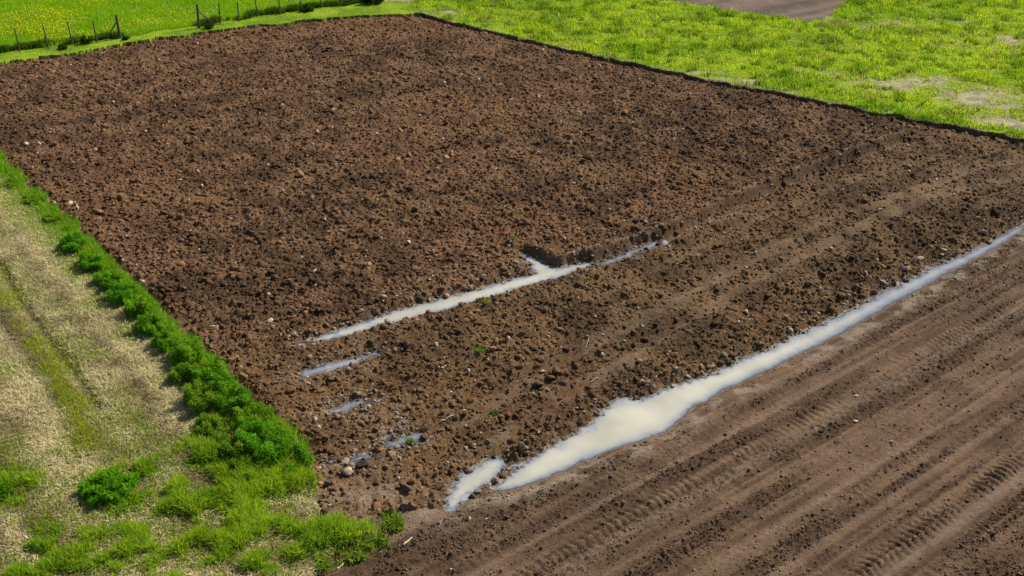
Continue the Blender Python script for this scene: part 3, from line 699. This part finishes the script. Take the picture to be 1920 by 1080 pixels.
GRP = 'green weed clumps along the ploughed edge'
D1, D2 = (.030, .105, .010), (.15, .29, .022)
L1_, L2_ = (.06, .155, .012), (.24, .36, .03)
CL = [  # px, py (foot), radius, height, bright?, label
    (20, 346, .75, .26, 1, 'low pale green weed clump at the far left end of the edge row'),
    (64, 377, .8, .3, 1, 'low pale green weed clump second from the far left end of the edge row'),
    (106, 413, .8, .4, 1, 'knee high green weed clump third from the far left end of the edge row'),
    (140, 466, .75, .85, 0, 'tall dark green weed clump where the low row grows into a bank'),
    (174, 502, .72, .85, 0, 'dark weed clump just below the tall one at the upper end of the bank'),
    (204, 534, .72, .85, 0, 'dark weed clump sixth along the edge row from the left of the photo'),
    (232, 562, .74, .9, 0, 'dense weed clump seventh along the edge row, shading the straw beside it'),
    (259, 590, .74, .9, 0, 'dense weed clump midway along the row with a wide shadow on its left'),
    (286, 618, .74, .85, 0, 'dense weed clump just above the notch in the green row'),
    (308, 650, .62, .75, 0, 'rounded weed clump left of the notch in the green row'),
    (355, 678, .55, .85, 0, 'narrow dark weed clump leaning out over the brown clods below the notch'),
    (350, 716, .5, .55, 1, 'small light green weed clump on the straw side below the notch'),
    (402, 724, .6, .9, 0, 'bushy weed clump with a dark hollow on its left'),
    (380, 760, .6, .75, 1, 'feathery bright weed clump on the straw side of the dark hollow'),
    (438, 766, .62, .85, 0, 'bushy weed clump just above the bare gap near the field corner'),
    (478, 796, .5, .7, 0, 'small rounded weed clump just below the bare gap near the field corner'),
    (498, 846, .8, .85, 0, 'broad bushy weed clump filling the near corner of the ploughed field'),
    (546, 872, .55, .7, 0, 'weed clump at the very tip of the corner, overhanging bare soil'),
    (440, 850, .7, .6, 1, 'lower bright weed clump left of the broad corner clump'),
    (478, 893, .6, .5, 1, 'low bright weed clump in front of the broad corner clump'),
    (398, 808, .5, .45, 1, 'low loose weed clump at the straw edge above the corner'),
]
for i, (px, py, R, Hh, br, lab) in enumerate(CL):
    fk = .97 if i > 9 else (.72 if i > 2 else .68); hj = np.random.default_rng(i + 40).uniform(.82, 1.15, 2); R *= fk; Hh *= fk * (.85 + .3 * hj[0] - .15)
    D1 = (.050 * hj[1], .155, .012); D2 = (.22 * hj[1], .42, .028)
    o = clump_mesh('weed_clump', 900 + i, R, Hh, int(9000 * R * R / .4), L1_ if br else D1, L2_ if br else D2)
    tag(place(o, px, py), lab, 'weed clump', GRP)
    o.rotation_euler = (0, 0, math.radians(-51)); o.scale = (1.3, .92, 1)
o = clump_mesh('grass_tussock', 950, .8, .5, 7000, (.06, .21, .010), (.18, .38, .016), .09)
tag(place(o, 208, 925), 'lone bright green tussock standing on the pale straw strip', 'grass tussock')
o = clump_mesh('grass_tussock', 951, .4, .35, 1800, (.05, .16, .010), (.14, .28, .014), .07)
tag(place(o, 5, 930), 'dark green tussock cut by the left edge of the photo', 'grass tussock')
for i, (px, py, R, Hh, lab) in enumerate([
        (575, 22, .5, .55, 'dark twiggy weed bush at the foot of the right fence near the top edge'),
        (163, 82, .35, .65, 'tall dark weed bush by the fence posts left of the braced post'),
        (392, 53, .3, .4, 'dark weed bush under the diagonal brace of the right fence'),
        (700, 5, .9, .8, 'big dark green bush where the right fence ends'),
        (237, 75, .25, .3, 'small weed bush just right of the left braced post'),
        (118, 92, .35, .3, 'dark weed bush at the foot of the left fence between two thin posts')]):
    o = clump_mesh('weed_bush', 970 + i, R, Hh, int(4000 * R * R / .25), (.018, .045, .010), (.055, .10, .014), .07)
    tag(place(o, px, py), lab, 'weed bush', 'weed bushes along the fence')
for i, (px, py, R, Hh, lab) in enumerate([
        (928, 776, .16, .12, 'small dark green sprout between the wheel tracks of the ploughed strip'),
        (1045, 673, .15, .06, 'flat light green sprout on the upper wheel track of the ploughed strip'),
        (900, 657, .2, .06, 'faint green sprout in the middle of the ploughed strip below the furrow water'),
        (976, 468, .16, .14, 'green sprout at the head of the short side puddle'),
        (965, 448, .16, .12, 'green sprout in the soil above the short side puddle'),
        (912, 566, .28, .08, 'yellowish grass tuft on the near bank of the long furrow puddle'),
        (703, 1026, .28, .2, 'light green tuft standing alone on the bare headland at the bottom'),
        (738, 985, .28, .12, 'thin pale green tuft at the right tip of the corner grass'),
        (672, 1045, .25, .14, 'sparse yellow green tuft left of the lone tuft on the headland'),
        (606, 1062, .22, .14, 'small green tuft at the lower edge of the corner grass'),
        (770, 828, .12, .08, 'tiny green sprout at the rim of the small rut puddle')]):
    dim = i < 6 or i == 10
    if dim: R *= .42; Hh *= .6
    o = clump_mesh('grass_tuft', 990 + i, R, Hh * 1.5, int(160 + 1100 * R), (.05, .10, .014) if i == 0 else (.08, .17, .014), (.13, .19, .03) if i == 0 else (.34, .34, .05) if i == 5 else (.24, .31, .04), .05 if dim else .09)
    tag(place(o, px, py), lab, 'grass tuft', 'green tufts on the bare soil')

# ------------------------------------------------------------------ fences
def tube(bm, pts, radii, seg=8):
    rings = []
    for i, (p, r) in enumerate(zip(pts, radii)):
        p = Vector(p); a = Vector(pts[max(0, i - 1)]); b = Vector(pts[min(len(pts) - 1, i + 1)]); d = (b - a).normalized()
        u = d.orthogonal().normalized() if abs(d.z) < .9 else Vector((1, 0, 0)); u = (u - d * u.dot(d)).normalized(); w = d.cross(u)
        rings.append([bm.verts.new(p + (u * math.cos(k * 2 * math.pi / seg) + w * math.sin(k * 2 * math.pi / seg)) * r) for k in range(seg)])
    for A, B in zip(rings, rings[1:]):
        for k in range(seg): bm.faces.new((A[k], A[(k + 1) % seg], B[(k + 1) % seg], B[k]))
    bm.faces.new(rings[0][::-1]); bm.faces.new(rings[-1])

def bobj(name, bm, mat, parent=None):
    me = bpy.data.meshes.new(name); bm.to_mesh(me); bm.free(); me.materials.append(mat)
    o = bpy.data.objects.new(name, me); COL.objects.link(o)
    if parent: o.parent = parent
    return o

m_, t_, N_, L_, o_ = newmat('rusty_wire')
b_ = N_('ShaderNodeBsdfPrincipled'); b_.inputs['Base Color'].default_value = (.09, .08, .07, 1); b_.inputs['Metallic'].default_value = .6; b_.inputs['Roughness'].default_value = .6
L_(b_.outputs[0], o_.inputs[0]); M_wire = m_
def ground3(px, py):
    g = G(px, py); z = float(zat([g[0]], [g[1]])[0]); g = G(px, py, z); return Vector((g[0], g[1], z))

def fence(pts, corner, brace_to, label, seed):
    r = np.random.default_rng(seed); P = [ground3(*p) for p in pts]
    e = bpy.data.objects.new('wire_fence', None); COL.objects.link(e); e.location = P[corner]; tag(e, label, 'fence', None)
    org = P[corner]; tops = []
    for i, p in enumerate(P):
        bm = bmesh.new(); c = i == corner; h = 1.75 if c else 1.6 + r.uniform(-.12, .1); rad = .10 if c else .05
        lx, ly = r.normal(0, .035, 2); q = p - org
        n = 5; pts_ = [q + Vector((lx * h * k / n, ly * h * k / n, -.25 + (h + .25) * k / n)) for k in range(n + 1)]
        tube(bm, pts_, [rad * (1.08 - .18 * k / n) * (1 + r.uniform(-.06, .06)) for k in range(n + 1)], 9)
        bobj('corner_post' if c else 'post', bm, M_post, e); tops.append((q, Vector((lx, ly, 1)), h))
    q0, d0, h0 = tops[corner]; a = q0 + d0 * h0 * .72; bdir = (tops[brace_to][0] - q0).normalized()
    bm = bmesh.new(); foot = q0 + bdir * 1.25 + Vector((0, 0, .0)); tube(bm, [a + bdir * .05, (a + foot) / 2, foot - Vector((0, 0, .05))], [.04, .045, .04], 8)
    bobj('brace', bm, M_post, e)
    for fr in (.35, .6, .85):
        bm = bmesh.new(); W_ = []
        for i, (q, d, h) in enumerate(tops):
            W_.append(q + d * (1.35 * fr) + Vector((0, -.05, 0)))
            if i < len(tops) - 1:
                q2, d2, h2 = tops[i + 1]; W_.append((q + d * 1.35 * fr + q2 + d2 * 1.35 * fr) / 2 + Vector((0, -.05, -.02)))
        tube(bm, W_, [.004] * len(W_), 5); bobj('wire', bm, M_wire, e)
    return e
fence(FENCE_L, len(FENCE_L) - 1, len(FENCE_L) - 2, 'wire fence at top left ending in a thick post braced towards the left', 5)
fence(FENCE_R, 0, 1, 'longer wire fence leaving through the top edge, its thick post braced towards the right', 6)

# ------------------------------------------------------------------ stones, stalks and single clods
def stone(name, seed, s, col, flat=.6, sub=2):
    v, f = chunk(seed, sub, 8); v = v * s; v[:, 2] *= flat
    r = np.random.default_rng(seed + 1)
    c = np.tile(np.array(col) * r.uniform(.9, 1.1), (len(v), 1))
    o = build_mesh(name, v, f.ravel(), np.arange(0, f.size, 3), M_stone, dict(col=c)); o.data.materials[0] = M_clod if name == 'soil_clod' else M_stone; o.rotation_euler = (r.normal(0, .3), r.normal(0, .3), r.uniform(0, 6)); return o
BANK = [(1895, 395, .22), (1888, 412, .2), (1845, 436, .28), (1805, 447, .2), (1770, 470, .22), (1725, 488, .3), (1700, 505, .24), (1660, 527, .2), (1622, 514, .26), (1655, 530, .24), (1590, 555, .2), (1583, 571, .22), (1535, 590, .2), (1480, 622, .2), (1352, 675, .22), (1335, 690, .18), (1120, 778, .2), (1290, 708, .18)]
BL = ['at the upper right end', 'next to the uppermost one', 'standing on edge', 'right of a dark hollow', 'beside the bright bend of the water', 'broad and flat', 'just below the broad flat one', 'at the waterline', 'set back from the water among clods', 'very close to the water', 'small and low', 'below the set back one', 'half buried', 'alone on a straight stretch', 'where the pool starts to widen', 'touching the widening pool', 'beside the muddy inlet', 'between two dark clods']
for i, ((px, py, s), w) in enumerate(zip(BANK, BL)):
    o = stone('pale_stone', 2000 + i * 3, s * .62, (.30, .235, .165), .8); tag(place(o, px, py, s * .12), 'pale lump on the far pool bank, ' + w, 'stone', 'pale lumps along the pool bank')
NAMED = [('pale_stone', 652, 882, .12, (.42, .36, .27), 'whitish stone on the trampled mud below the small rut puddles', 'stone'),
         ('pale_stone', 845, 1070, .09, (.55, .52, .45), 'bright white stone near the bottom edge on the harrowed soil', 'stone'),
         ('pale_stone', 880, 973, .09, (.40, .33, .25), 'pale stone lying below the tip of the small pool', 'stone'),
         ('pale_stone', 1605, 743, .09, (.5, .44, .35), 'white stone beside the upper tread track in the harrowed field', 'stone'),
         ('pale_stone', 1672, 829, .08, (.45, .39, .3), 'pale stone in the middle of the harrowed field', 'stone'),
         ('pale_stone', 1604, 790, .07, (.45, .39, .3), 'small pale stone just left of the middle of the harrowed field', 'stone'),
         ('pale_stone', 810, 519, .12, (.42, .36, .28), 'whitish stone in the soil above the long furrow puddle', 'stone'),
         ('soil_clod', 1181, 765, .19, (0.060, 0.039, 0.026), 'dark clod standing up in the wide part of the long pool', 'clod'),
         ('soil_clod', 1163, 768, .09, (0.060, 0.039, 0.026), 'small clod in the water left of the standing clod', 'clod'),
         ('soil_clod', 928, 908, .2, (0.075, 0.050, 0.033), 'dark clod on the mud bridge between the two pools', 'clod'),
         ('soil_clod', 940, 893, .13, (0.090, 0.060, 0.039), 'smaller clod behind the one on the mud bridge', 'clod'),
         ('soil_clod', 682, 872, .3, (0.083, 0.053, 0.034), 'big dark clod right of the lowest rut puddle', 'clod'),
         ('soil_clod', 760, 917, .25, (0.090, 0.058, 0.038), 'big clod on the trampled mud left of the small pool', 'clod'),
         ('soil_clod', 822, 912, .24, (0.083, 0.053, 0.034), 'big clod close to the left shore of the small pool', 'clod'),
         ('soil_clod', 615, 912, .26, (0.090, 0.058, 0.038), 'big dark clod in front of the green field corner', 'clod'),
         ('soil_clod', 975, 840, .2, (0.105, 0.071, 0.045), 'rounded clod on the far shore between the two pools', 'clod'),
         ('soil_clod', 1010, 722, .22, (0.098, 0.064, 0.041), 'round dark clod on the lower wheel track of the ploughed strip', 'clod'),
         ('soil_clod', 1040, 698, .3, (0.105, 0.071, 0.045), 'large clod ridge piece right of the round dark clod', 'clod'),
         ('soil_clod', 763, 650, .24, (0.090, 0.060, 0.038), 'large dark clod right of the upper rut puddle', 'clod')]
for i, (nm, px, py, s, c, lab, cat) in enumerate(NAMED):
    o = stone(nm, 2300 + i * 3, s * (.75 if nm == 'soil_clod' else 1), np.array(c) * (1.25 if nm == 'soil_clod' else 1), .8 if nm == 'soil_clod' else .6, 3 if nm == 'soil_clod' else 2); tag(place(o, px, py, s * .2), lab, cat, None)
# pale stones sprinkled over the ploughed field: copies of six shapes
protos = [stone('pale_stone', 2500 + i * 3, 1.0, (.48, .385, .28)) for i in range(6)]
for o in protos: COL.objects.unlink(o)
x, y = view_points(1500, 24, 80, 1.0); f = dirt(x, y, False)[1]
dn = .25 + .75 * sstep(.4, .6, fbm(x, y, 6, 701, 2))
m = (f['reg'] == 1) & (f['wsd'] > .3) & (rng.random(len(x)) < dn) & (f['eP'] > .6) & (f['eT'] > .6); x, y = x[m][:180], y[m][:180]; z = zat(x, y)
for i in range(len(x)):
    o = protos[i % 6].copy(); COL.objects.link(o); s = rng.uniform(.045, .11) * (1 + y[i] / 160)
    o.name = 'pale_stone'; o.scale = (s * rng.uniform(.8, 1.6), s, s); o.location = (x[i], y[i], z[i] + s * .5); o.rotation_euler = tuple(rng.uniform(0, 6, 3))
    tag(o, 'small pale stone lying among the brown clods of the ploughed field', 'stone', 'small pale stones scattered over the ploughed field')
for o in protos: bpy.data.objects.remove(o)

def stalk(pts, rad, label, group='pale dry stalks'):
    P = [ground3(*p) for p in pts]; n = 8; org = P[0]; Q = []
    for k in range(n + 1):
        t = k / n * (len(P) - 1); i = min(int(t), len(P) - 2); fr = t - i; q = P[i].lerp(P[i + 1], fr)
        q.z = float(zat([q.x], [q.y])[0]) + .05; Q.append(q - org)
    bm = bmesh.new(); tube(bm, Q, [rad * (1 - .4 * k / n) for k in range(n + 1)], 7)
    o = bobj('dry_stalk', bm, M_bark); o.location = org; tag(o, label, 'stalk', group); return o
stalk([(160, 1028), (165, 1015), (180, 1009), (198, 996), (209, 982)], .022, 'long curved whitish stalk lying on the straw strip near the bottom left')
stalk([(825, 792), (838, 787), (853, 780)], .02, 'thin pale stalk on the ploughed strip above the pools')
stalk([(868, 748), (853, 756)], .014, 'short pale stalk left of the dark sprout')
stalk([(828, 697), (836, 690), (842, 686)], .03, 'split pale stalk piece in the middle of the ploughed strip')
stalk([(757, 1022), (773, 1010)], .03, 'thick pale stalk piece on the headland right of the lone tuft')
stalk([(632, 1068), (645, 1058)], .026, 'pale stalk piece at the bottom edge right of the corner grass')
stalk([(1098, 655), (1103, 640), (1102, 630)], .014, 'thin upright looking stalk near the upper wheel track')
stalk([(1108, 720), (1122, 713)], .012, 'thin pale stalk between the wheel tracks above the wide pool')
stalk([(746, 858), (752, 864)], .025, 'short pale stalk piece beside the rut puddles')
stalk([(910, 976), (917, 972)], .02, 'tiny pale stalk on the harrowed soil below the small pool')
